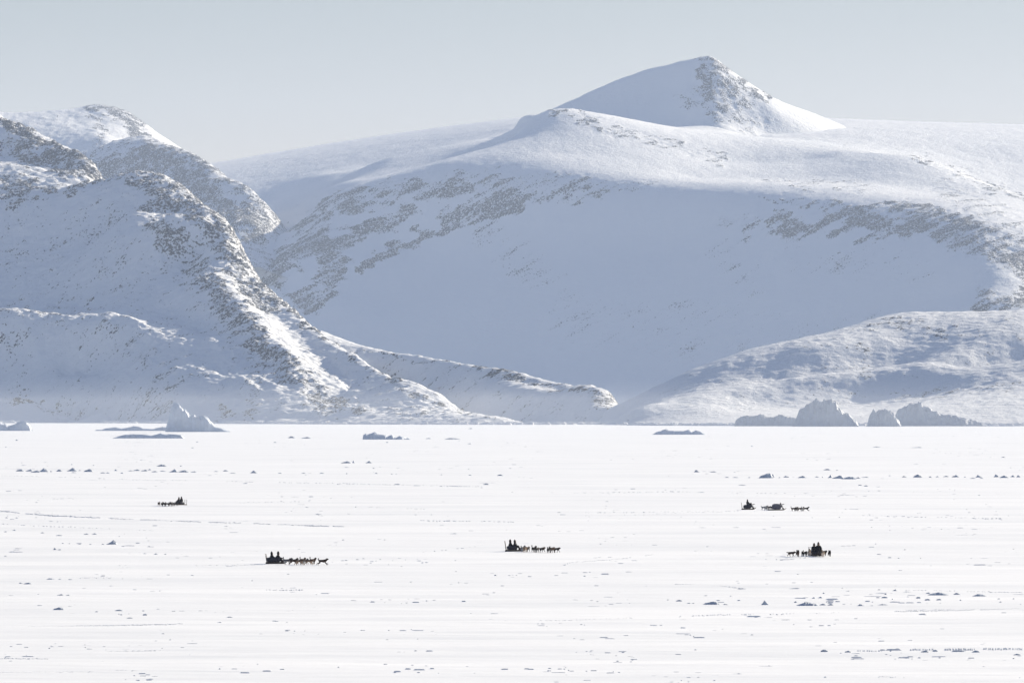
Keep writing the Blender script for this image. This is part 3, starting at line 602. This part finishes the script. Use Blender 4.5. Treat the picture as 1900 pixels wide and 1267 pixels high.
COATS = {'black': coat('black_fur', (0.012, 0.011, 0.012), (0.02, 0.018, 0.018)), 'dark brown': coat('dark_brown_fur', (0.03, 0.02, 0.016), (0.07, 0.045, 0.032)),
         'tan': coat('tan_fur', (0.09, 0.06, 0.042), (0.30, 0.22, 0.16)), 'grey': coat('grey_fur', (0.07, 0.075, 0.085), (0.30, 0.30, 0.31)),
         'cream': coat('cream_fur', (0.30, 0.23, 0.17), (0.55, 0.47, 0.40)), 'pale grey': coat('pale_grey_fur', (0.20, 0.21, 0.22), (0.42, 0.42, 0.43))}
M_PARKA = flat_mat('dark_fur_parka', (0.018, 0.017, 0.022)); M_TROUS = flat_mat('dark_trousers', (0.02, 0.02, 0.026)); M_BOOT = flat_mat('sealskin_boots', (0.03, 0.027, 0.025))
M_SKIN = flat_mat('skin', (0.30, 0.19, 0.13), 0.6, 0.1); M_WOOD = flat_mat('weathered_wood', (0.10, 0.075, 0.055), 0.7); M_STEEL = flat_mat('runner_edge', (0.12, 0.12, 0.13), 0.4)
M_TARP = flat_mat('dark_tarpaulin', (0.035, 0.035, 0.048), 0.6); M_TARPG = flat_mat('grey_tarpaulin', (0.13, 0.13, 0.16), 0.6); M_ROPE = flat_mat('harness_webbing', (0.10, 0.03, 0.025)); M_HIDE = flat_mat('reindeer_hide', (0.05, 0.045, 0.042))

def skin_mesh(name, chains, levels=1, shared=None):
    """chains: lists of (x, y, z, r); equal positions are welded into one skeleton, the first point is the root"""
    idx = {}; vs_ = []; rs_ = []; es = []
    for ch in chains:
        prev = None
        for x, y, z, r in ch:
            key = (round(x, 4), round(y, 4), round(z, 4))
            if key not in idx: idx[key] = len(vs_); vs_.append((x, y, z)); rs_.append(r)
            i = idx[key]
            if prev is not None and prev != i: es.append((prev, i))
            prev = i
    me = bpy.data.meshes.new(name + '_skeleton'); me.from_pydata(vs_, es, []); me.update()
    o = bpy.data.objects.new('tmp', me); scene.collection.objects.link(o)
    md = o.modifiers.new('s', 'SKIN'); md.use_smooth_shade = True
    for k, sv in enumerate(me.skin_vertices[0].data):
        sv.radius = (rs_[k], rs_[k]) if not isinstance(rs_[k], tuple) else rs_[k]; sv.use_root = (k == 0)
    sb = o.modifiers.new('u', 'SUBSURF'); sb.levels = levels; sb.render_levels = levels
    dg = bpy.context.evaluated_depsgraph_get(); ev = o.evaluated_get(dg)
    res = bpy.data.meshes.new_from_object(ev, depsgraph=dg); res.name = name
    bpy.data.objects.remove(o); bpy.data.meshes.remove(me)
    res.materials.clear()
    for p_ in res.polygons: p_.use_smooth = True
    return res

def dog_mesh(phase, tail='curl', head='up'):
    """sled dog, 1.15 m long, facing +X, feet on z = 0"""
    ch = []
    spine = [(-.36, 0, .52, .14), (-.14, 0, .52, .14), (.08, 0, .50, .165), (.26, 0, .51, .17)]
    hz = .03 if head == 'up' else -.09
    neck = [(.26, 0, .51, .17), (.37, 0, .60 + hz * .5, .125), (.46, 0, .67 + hz, .105), (.53, 0, .68 + hz, .095), (.61, 0, .66 + hz, .05), (.68, 0, .645 + hz, .035)]
    ch += [spine, neck]
    for s in (-1, 1):
        ch.append([(.46, 0, .67 + hz, .105), (.45, s * .06, .765 + hz, .03), (.445, s * .065, .815 + hz, .010)])
    if tail == 'curl': ch.append([(-.36, 0, .52, .14), (-.47, 0, .60, .05), (-.54, 0, .69, .07), (-.49, 0, .78, .07), (-.40, 0, .78, .04)])
    elif tail == 'up': ch.append([(-.36, 0, .52, .14), (-.45, 0, .62, .05), (-.49, 0, .78, .065), (-.47, 0, .95, .045)])
    else: ch.append([(-.36, 0, .52, .14), (-.47, 0, .55, .05), (-.60, 0, .56, .065), (-.72, 0, .53, .03)])
    P4 = {'trot': [(.16, .04), (-.14, -.02), (-.13, .06), (.17, .0)], 'run': [(.30, .10), (.20, .02), (-.30, .06), (-.16, .0)],
          'walk': [(.07, 0), (-.06, .03), (-.08, .03), (.06, 0)], 'gather': [(-.12, .04), (.02, .0), (.20, .03), (.10, .0)]}[phase]
    for k, s in enumerate((-1, 1)):
        dx, up = P4[k]
        ch.append([(.26, 0, .51, .17), (.25, s * .09, .41, .085), (.21 + dx * .25, s * .10, .31, .055), (.25 + dx * .7, s * .10, .16 + up * .6, .036), (.27 + dx, s * .10, .035 + up, .032), (.32 + dx, s * .10, .028 + up, .032)])
        dx, up = P4[2 + k]
        ch.append([(-.36, 0, .52, .14), (-.33, s * .08, .42, .10), (-.27 + dx * .35, s * .10, .30, .065), (-.42 + dx * .75, s * .10, .19 + up * .6, .038), (-.38 + dx, s * .10, .035 + up, .032), (-.33 + dx, s * .10, .028 + up, .032)])
    return skin_mesh('dog', ch)
DOGS = {k: dog_mesh(*k) for k in [('trot', 'curl', 'up'), ('run', 'back', 'low'), ('walk', 'curl', 'low'), ('gather', 'up', 'up'), ('trot', 'back', 'low'), ('run', 'curl', 'up')]}
DOG_KEYS = list(DOGS)
def harness_mesh():
    V = []; Q = []
    for ring, (xc, zc, ry, rz, tilt) in enumerate([(.34, .55, .15, .19, .35), (.10, .50, .175, .18, 0.0)]):
        b0 = len(V)
        for k in range(14):
            a = 2 * math.pi * k / 14
            for w_ in (-.02, .02): V.append((xc + w_ + tilt * rz * math.sin(a) * .4, ry * math.cos(a), zc + rz * math.sin(a)))
        for k in range(14):
            j = (k + 1) % 14; Q.append((b0 + 2 * k, b0 + 2 * j, b0 + 2 * j + 1, b0 + 2 * k + 1))
    me = bpy.data.meshes.new('harness'); me.from_pydata(V, [], Q); me.materials.append(M_ROPE); return me
ME_HAR = harness_mesh()
def dog(u, v, hd, col, key, label, group, size=1.0, dy=0.0):
    x, y, _ = ground(u, v)
    me = DOGS[key]
    o = bpy.data.objects.new('sled_dog', me.copy() if False else me); scene.collection.objects.link(o)
    if not me.materials: me.materials.append(None)
    o.material_slots[0].link = 'OBJECT'; o.material_slots[0].material = COATS[col]
    o.location = (x, y + dy, 0.0); o.rotation_euler = (0, 0, R(hd)); o.scale = (size,) * 3
    tag(o, label, 'dog', group)
    h = bpy.data.objects.new('harness', ME_HAR); scene.collection.objects.link(h); h.parent = o

def box_bm(bm, c, s, rot=None):
    r = bmesh.ops.create_cube(bm, size=1)['verts']
    for v in r:
        p = Vector((v.co.x * s[0], v.co.y * s[1], v.co.z * s[2]))
        if rot: p = Euler(rot).to_matrix() @ p
        v.co = p + Vector(c)
    return r
def part(name, bm, mat, parent, bevel=0.0, smooth=False):
    if bevel: bmesh.ops.bevel(bm, geom=bm.edges[:], offset=bevel, segments=2, affect='EDGES')
    me = bpy.data.meshes.new(name); bm.to_mesh(me); bm.free()
    for p_ in me.polygons: p_.use_smooth = smooth
    return link(name, me, mat, parent)
def tube(bm, a, b, r0, r1=None):
    a, b = Vector(a), Vector(b); d = b - a; r1 = r0 if r1 is None else r1
    m = Matrix.Translation((a + b) / 2) @ d.to_track_quat('Z', 'Y').to_matrix().to_4x4()
    bmesh.ops.create_cone(bm, cap_ends=True, segments=8, radius1=r0, radius2=r1, depth=d.length, matrix=m)

def sled(u, v, hd, label, L=2.3, grip=0.95):
    x, y, _ = ground(u, v)
    r = empty('dog_sled', (x, y, 0), R(hd)); tag(r, label, 'sled', 'wooden dog sleds on the ice')
    for s in (-1, 1):
        bm = bmesh.new(); yy = s * .34; prev = None; n = 16
        prof = []
        for k in range(n + 1):
            t = k / n; xx = -L / 2 + t * L; up = max(0, t - .78) / .22; lift = .34 * up ** 1.8
            hgt = .17 - .09 * up
            prof.append((xx, lift, lift + hgt))
        for w_ in (-.025, .025):
            pass
        vb = [[bm.verts.new((a, yy + w_, b)) for w_ in (-.025, .025)] + [bm.verts.new((a, yy + w_, c)) for w_ in (.025, -.025)] for a, b, c in prof]
        for q0, q1 in zip(vb[:-1], vb[1:]):
            for k in range(4): bm.faces.new((q0[k], q0[(k + 1) % 4], q1[(k + 1) % 4], q1[k]))
        bm.faces.new(vb[0]); bm.faces.new(vb[-1][::-1])
        part('runner', bm, M_WOOD, r)
        bm = bmesh.new(); tube(bm, (-L / 2 + .12, s * .31, .15), (-L / 2 - .05, s * .31, grip), .026, .02); part('upright', bm, M_WOOD, r)
    bm = bmesh.new()
    n = int(L * .8 / .17)
    for k in range(n): box_bm(bm, (-L / 2 + .12 + k * .17, 0, .19), (.11, .78, .03))
    part('slatted_deck', bm, M_WOOD, r)
    bm = bmesh.new(); tube(bm, (-L / 2 - .05, -.34, grip - .03), (-L / 2 - .05, .34, grip - .03), .02); part('handlebar', bm, M_WOOD, r)
    bm = bmesh.new(); tube(bm, (-L / 2 + .05, -.31, .3), (-L / 2 - .03, .31, grip - .12), .012); tube(bm, (-L / 2 + .05, .31, .3), (-L / 2 - .02, -.31, grip - .12), .012); part('cross_brace', bm, M_ROPE, r)
    return r
def on(r, lx, ly, lz):
    a = r.rotation_euler.z
    return (r.location.x + lx * math.cos(a) - ly * math.sin(a), r.location.y + lx * math.sin(a) + ly * math.cos(a), lz)

def cargo(r, lx, size, label, mat, z=.21, seed=1, yaw=0.0):
    """lashed load under a cover"""
    rt = empty('cargo_bundle', on(r, lx, 0, z), r.rotation_euler.z + R(yaw)); tag(rt, label, 'cargo', 'loads lashed on the sleds')
    bm = bmesh.new(); bmesh.ops.create_cube(bm, size=1); bmesh.ops.subdivide_edges(bm, edges=bm.edges[:], cuts=9, use_grid_fill=True)
    for v in bm.verts:
        c = v.co; q = Vector(c)
        rr = (abs(2 * q.x) ** 5 + abs(2 * q.y) ** 5 + abs(2 * q.z) ** 5) ** (1 / 5.0)
        q = q / max(rr, 1e-6) * max(abs(2 * q.x), abs(2 * q.y), abs(2 * q.z))
        n_ = float(fbm(np.array(q.x * 3 + seed), np.array(q.y * 3 + q.z * 4), 1.0, 3, .5, seed)) * .10
        top = 1 + n_ - .12 * (q.x * 2) ** 2 * (q.z > 0)
        v.co = Vector((q.x * size[0] * (1 + n_), q.y * size[1] * (1 + n_), (q.z + .5) * size[2] * top))
    part('tarpaulin', bm, mat, rt, smooth=True)
    for k in (-.27, .05, .3):
        bm = bmesh.new(); pts = []
        for j in range(13):
            a = math.pi * j / 12; pts.append((k * size[0], math.cos(a) * size[1] * .52, .05 + max(0, math.sin(a)) ** .5 * size[2] * 1.0))
        for p0, p1 in zip(pts[:-1], pts[1:]): tube(bm, p0, p1, .012)
        part('lashing_rope', bm, M_ROPE, rt)
    return rt

def person_parts(pose):
    """seated figure facing +X, seat at z = 0; returns (body, clothes)"""
    lean = {'upright': 0.0, 'forward': .10, 'back': -.10, 'reach': .16}[pose]
    b = []
    P0 = (0, 0, .12, .13); P1 = (.02 + lean * .3, 0, .30, .12); P2 = (.03 + lean * .8, 0, .48, .135); P3 = (.04 + lean, 0, .60, .06); P4 = (.05 + lean * 1.1, 0, .68, .075); P5 = (.05 + lean * 1.1, 0, .80, .085)
    b += [[P0, P1, P2, P3, P4, P5], [P4, (.135 + lean * 1.1, 0, .71, .03)], [P5, (.145 + lean * 1.1, 0, .765, .018)]]
    arms = []
    for s in (-1, 1):
        up = .25 if (pose == 'reach' and s > 0) else 0
        sh = (.03 + lean * .8, s * .19, .51, .058); el = (.14 + lean + up * .8, s * .25, .29 + up, .043); wr = (.34 + lean + up, s * .17, .25 + up * 1.6, .028); pm = (.40 + lean + up, s * .165, .25 + up * 1.6, .034)
        b.append([P2, sh, el, wr, pm]); arms.append([P2, sh, el, wr])
        for f in range(4):
            yy = s * (.135 + f * .02); x0 = pm[0]; ln = (.075, .088, .082, .062)[f if s < 0 else f]
            b.append([pm, (x0 + .035, yy, pm[2] + .012, .009), (x0 + .035 + ln * .5, yy, pm[2] + .006, .0085), (x0 + .035 + ln * .75, yy, pm[2] - .03, .007)])
        b.append([pm, (pm[0] + .01, s * .125, pm[2] + .02, .010), (pm[0] + .045, s * .115, pm[2] + .015, .008)])
    legs = []
    for s in (-1, 1):
        l = [P0, (.06, s * .10, .09, .095), (.42, s * .15, .15, .07), (.56, s * .17, -.10, .052)]
        ft = [(.56, s * .17, -.10, .052), (.60, s * .18, -.19, .045), (.72, s * .19, -.215, .04)]
        b.append(l + ft[1:]); legs.append((l, ft))
    body = skin_mesh('person', b)
    g = lambda c, d: [(x, y, z, r + d) for x, y, z, r in c]
    parka = skin_mesh('parka', [[(0, 0, .04, .24), (P0[0], 0, .14, .26), (P1[0], 0, .30, .25), (P2[0], 0, .47, .225), (P3[0], 0, .585, .14)]] + [[(P2[0], 0, .47, .225)] + g(a[1:], .05) for a in arms])
    hood = skin_mesh('hood', [[(P4[0] - .03, 0, .575, .14), (P4[0] - .05, 0, .64, .145), (P5[0] - .075, 0, .77, .145), (P5[0] - .06, 0, .87, .10), (P5[0] - .07, 0, .97, .03)]])
    trous = skin_mesh('trousers', [[(0, 0, .08, .15)] + g(l[1:], .045) for l, f in legs])
    boots = [skin_mesh('boot', [g(f, .022)]) for l, f in legs]
    gl = [skin_mesh('mitten', [[(a[-1][0] - .03, a[-1][1], a[-1][2], .05), (a[-1][0] + .06, a[-1][1], a[-1][2], .055), (a[-1][0] + .16, a[-1][1], a[-1][2] - .01, .045)], [(a[-1][0] + .06, a[-1][1], a[-1][2], .055), (a[-1][0] + .09, a[-1][1] * .6, a[-1][2] + .03, .025)]]) for a in arms]
    return body, [(parka, M_PARKA), (hood, M_PARKA), (trous, M_TROUS)] + [(x, M_BOOT) for x in boots] + [(x, M_BOOT) for x in gl]
POSES = {k: person_parts(k) for k in ('upright', 'forward', 'back', 'reach')}
def person(r, lx, ly, lz, turn, pose, label, size=1.0):
    body, cl = POSES[pose]
    o = link('person', body, M_SKIN); o.location = on(r, lx, ly, lz); o.rotation_euler = (0, 0, r.rotation_euler.z + R(turn)); o.scale = (size,) * 3
    tag(o, label, 'person', 'people riding the dog sleds')
    for me, m in cl: link(me.name.split('.')[0], me, m, o)
    return o

TEAMS = {
 'near left': [(533.5,1047.5,4,'grey'),(545,1048,0,'dark brown'),(556,1048.6,2,'tan'),(561.5,1046.6,8,'dark brown'),(565.5,1048,-3,'grey'),(573.5,1048.3,12,'tan'),(580.5,1046.8,48,'dark brown'),(599,1048.8,-4,'dark brown')],
 'middle': [(970.5,1024,62,'grey'),(974.5,1024.6,72,'tan'),(979.5,1024,22,'black'),(990.8,1024.6,58,'black'),(996.5,1025.1,12,'black'),(1006,1024.8,0,'black'),(1018,1025.6,8,'black'),(1024.5,1025.4,-5,'dark brown'),(1033,1025,38,'black')],
 'far left': [(295,938.5,-102,'black'),(300.6,938.9,-98,'black'),(304.8,939,-118,'black'),(309.4,939.1,-150,'black'),(314,938.7,-80,'dark brown'),(317.7,939,-104,'black'),(321.3,938.6,-125,'dark brown'),(325.5,938.8,-160,'black'),(331.3,937.4,-100,'black')],
 'second right': [(1417.5,946.3,10,'pale grey'),(1421.5,946.8,0,'pale grey'),(1426,946.2,30,'grey'),(1430,946.6,5,'grey')],
 'far right': [(1472.5,948.2,2,'dark brown'),(1478.5,948.5,8,'black'),(1484,948.1,-4,'dark brown'),(1489.5,948.6,3,'grey'),(1495.5,948.3,10,'black')],
 'near right': [(1468.5,1032.7,-28,'dark brown'),(1480,1032.6,-82,'dark brown'),(1489.5,1032.1,-100,'black'),(1495,1032,-78,'black'),(1501.5,1031.6,-88,'cream'),(1506,1029.2,-60,'pale grey'),(1519.5,1032.2,-72,'black'),(1524,1031.8,-100,'dark brown'),(1527,1032.8,-85,'cream'),(1529.5,1031,-60,'dark brown'),(1539,1032,-84,'black')],
}
PHR = {'near left': 'in the team left of centre', 'middle': 'in the middle team', 'far left': 'in the farthest left team', 'second right': 'just behind the tarpaulin-covered sled', 'far right': 'in the pack ahead of the covered sled', 'near right': 'in the team coming forward at right'}
def make_dogs():
    rnd = random.Random(12)
    for tname, lst in TEAMS.items():
        lst = sorted(lst)
        for i, (u, v, hd, col) in enumerate(lst):
            key = DOG_KEYS[(i * 2 + len(tname)) % len(DOG_KEYS)]
            pose = 'running' if key[0] in ('run', 'gather') else 'trotting'
            if tname == 'near left' and i == len(lst) - 1: key = ('run', 'curl', 'up')
            if tname == 'middle' and i == 3: key = ('gather', 'up', 'up')
            if i == 0: w_ = 'leftmost '
            elif i == len(lst) - 1: w_ = 'rightmost '
            else: w_ = ORD[i] + ' '
            lab = '%s sled dog, %s%s%s' % (col, w_, '' if i in (0, len(lst) - 1) else 'from the left ', PHR[tname])
            if tname in ('near left', 'middle', 'far right', 'second right') and 0 < i < len(lst) - 1 and abs(hd) < 30: hd = {'near left': (44, 30, -38, 52), 'middle': (66, 50, 72, 58), 'far right': (58, 66, 40, 62), 'second right': (35, 50, -30, 45)}[tname][i % 4]
            dog(u, v, hd, col, key, lab, 'sled dogs ' + PHR[tname], rnd.uniform(0.84, 0.95))
make_dogs()

s1 = sled(514, 1045.6, -6, 'dark sled left of centre carrying two hooded people', 2.3, 1.05)
person(s1, -.55, 0, .33, 20, 'upright', 'person in a black hooded parka, rear seat on the sled left of centre', 1.02)
person(s1, .02, 0, .33, 8, 'forward', 'person in a black peaked hood, front seat on the sled left of centre', 1.04)
cargo(s1, -.35, (1.5, .76, .50), 'low black cargo bundle under two riders on the sled left of centre', M_TARP, .205, 3)
cargo(s1, .62, (.42, .5, .22), 'small dark bag in front of the riders on the sled left of centre', M_HIDE, .205, 5)
s2 = sled(957, 1022.8, -4, 'sled near the middle with two riders and a bare front deck', 2.4, 1.2)
person(s2, -.62, 0, .40, 10, 'upright', 'person in a black pointed hood, rear seat on the middle sled', 1.04)
person(s2, -.10, 0, .38, 0, 'upright', 'person in a black pointed hood, front seat on the middle sled', 1.02)
cargo(s2, -.42, (1.2, .7, .46), 'dark cargo bundle the two riders sit on at the middle', M_TARP, .205, 7)
cargo(s2, .45, (.30, .4, .20), 'small dark bag at the feet of the middle sled riders', M_HIDE, .205, 9)
s3 = sled(335.5, 937.4, -132, 'sled at the rear of the farthest left team', 2.2, 0.95)
person(s3, .46, .0, .46, -10, 'upright', 'left one of the two people on the farthest left sled', 1.02)
person(s3, -.12, .02, .50, 5, 'upright', 'right one of the two people on the farthest left sled', 1.05)
cargo(s3, -.10, (1.1, .7, .34), 'dark purple grey cargo bundle on the farthest left sled', M_TARP, .205, 11)
s4 = sled(1389.5, 945.2, -5, 'leftmost of the two sleds at far right, loaded high', 2.35, 1.15)
cargo(s4, -.25, (1.25, .72, .58), 'dark cargo heap on the leftmost far right sled', M_TARP, .205, 13)
person(s4, -.22, 0, .80, 30, 'upright', 'person sitting tall on top of the dark cargo heap', 0.92)
person(s4, .22, 0, .36, 0, 'reach', 'person crouched in front of the dark cargo heap', 0.82)
cargo(s4, .72, (.34, .4, .2), 'small dark bag at the front of the leftmost far right sled', M_HIDE, .205, 15)
s5 = sled(1442, 946.8, -4, 'rightmost far sled under a big tarpaulin covered load', 2.9, 0.9)
cargo(s5, -.1, (1.45, .84, .86), 'big grey tarpaulin covered load on the rightmost far sled', M_TARPG, .205, 17)
person(s5, .42, 0, .50, 0, 'reach', 'person perched at the front of the big covered load', 0.80)
cargo(s5, .95, (.30, .4, .2), 'small bag at the front tip of the rightmost far sled', M_HIDE, .205, 19)
s6 = sled(1514.5, 1031, -62, 'sled behind the dogs coming forward at right', 2.2, 0.95)
person(s6, -.24, -.13, .46, -30, 'forward', 'left one of the two people on the sled at right', 1.02)
person(s6, .20, .10, .54, -5, 'forward', 'right one of the two people on the sled at right, sitting higher', 1.06)
cargo(s6, -.1, (1.2, .74, .34), 'dark cargo bundle under two riders on the sled at right', M_TARP, .205, 21)
# ---------------------------------------------------------------- air
def make_haze():
    me = bpy.data.meshes.new('haze'); bm = bmesh.new(); bmesh.ops.create_cube(bm, size=1)
    x0, x1, y0, y1, z0, z1 = -16000, 16000, -3000, 18500, -14, 1010
    for v in bm.verts:
        v.co = Vector((x0 if v.co.x < 0 else x1, y0 if v.co.y < 0 else y1, z0 if v.co.z < 0 else z1))
    bm.to_mesh(me); bm.free()
    m = bpy.data.materials.new('haze_air'); m.use_nodes = True; t = m.node_tree; t.nodes.clear()
    pv = N(t, 'ShaderNodeVolumePrincipled'); pv.inputs['Color'].default_value = (0.60, 0.72, 0.93, 1)
    pv.inputs['Density'].default_value = 2.7e-5; pv.inputs['Anisotropy'].default_value = 0.0
    oo = N(t, 'ShaderNodeOutputMaterial'); t.links.new(pv.outputs[0], oo.inputs['Volume'])
    o = link('haze', me, m); tag(o, 'thin pale blue air haze over the ice and mountains', 'haze', kind='stuff')
make_haze()

def make_drifting_snow():
    """snow blown low over the far ice and the foot of the mountains"""
    me = bpy.data.meshes.new('drifting_snow'); bm = bmesh.new(); bmesh.ops.create_cube(bm, size=1)
    for v in bm.verts:
        v.co = Vector((-3500 if v.co.x < 0 else 3500, 2400 if v.co.y < 0 else 7400, -3 if v.co.z < 0 else 29))
    bm.to_mesh(me); bm.free()
    m = bpy.data.materials.new('drifting_snow_air'); m.use_nodes = True; t = m.node_tree; t.nodes.clear()
    pv = N(t, 'ShaderNodeVolumePrincipled'); pv.inputs['Color'].default_value = (0.84, 0.88, 0.94, 1)
    pv.inputs['Density'].default_value = 4.0e-5; pv.inputs['Anisotropy'].default_value = 0.0
    oo = N(t, 'ShaderNodeOutputMaterial'); t.links.new(pv.outputs[0], oo.inputs['Volume'])
    o = link('drifting_snow', me, m); tag(o, 'thin veil of drifting snow low over the far ice', 'drifting snow', kind='stuff')
make_drifting_snow()
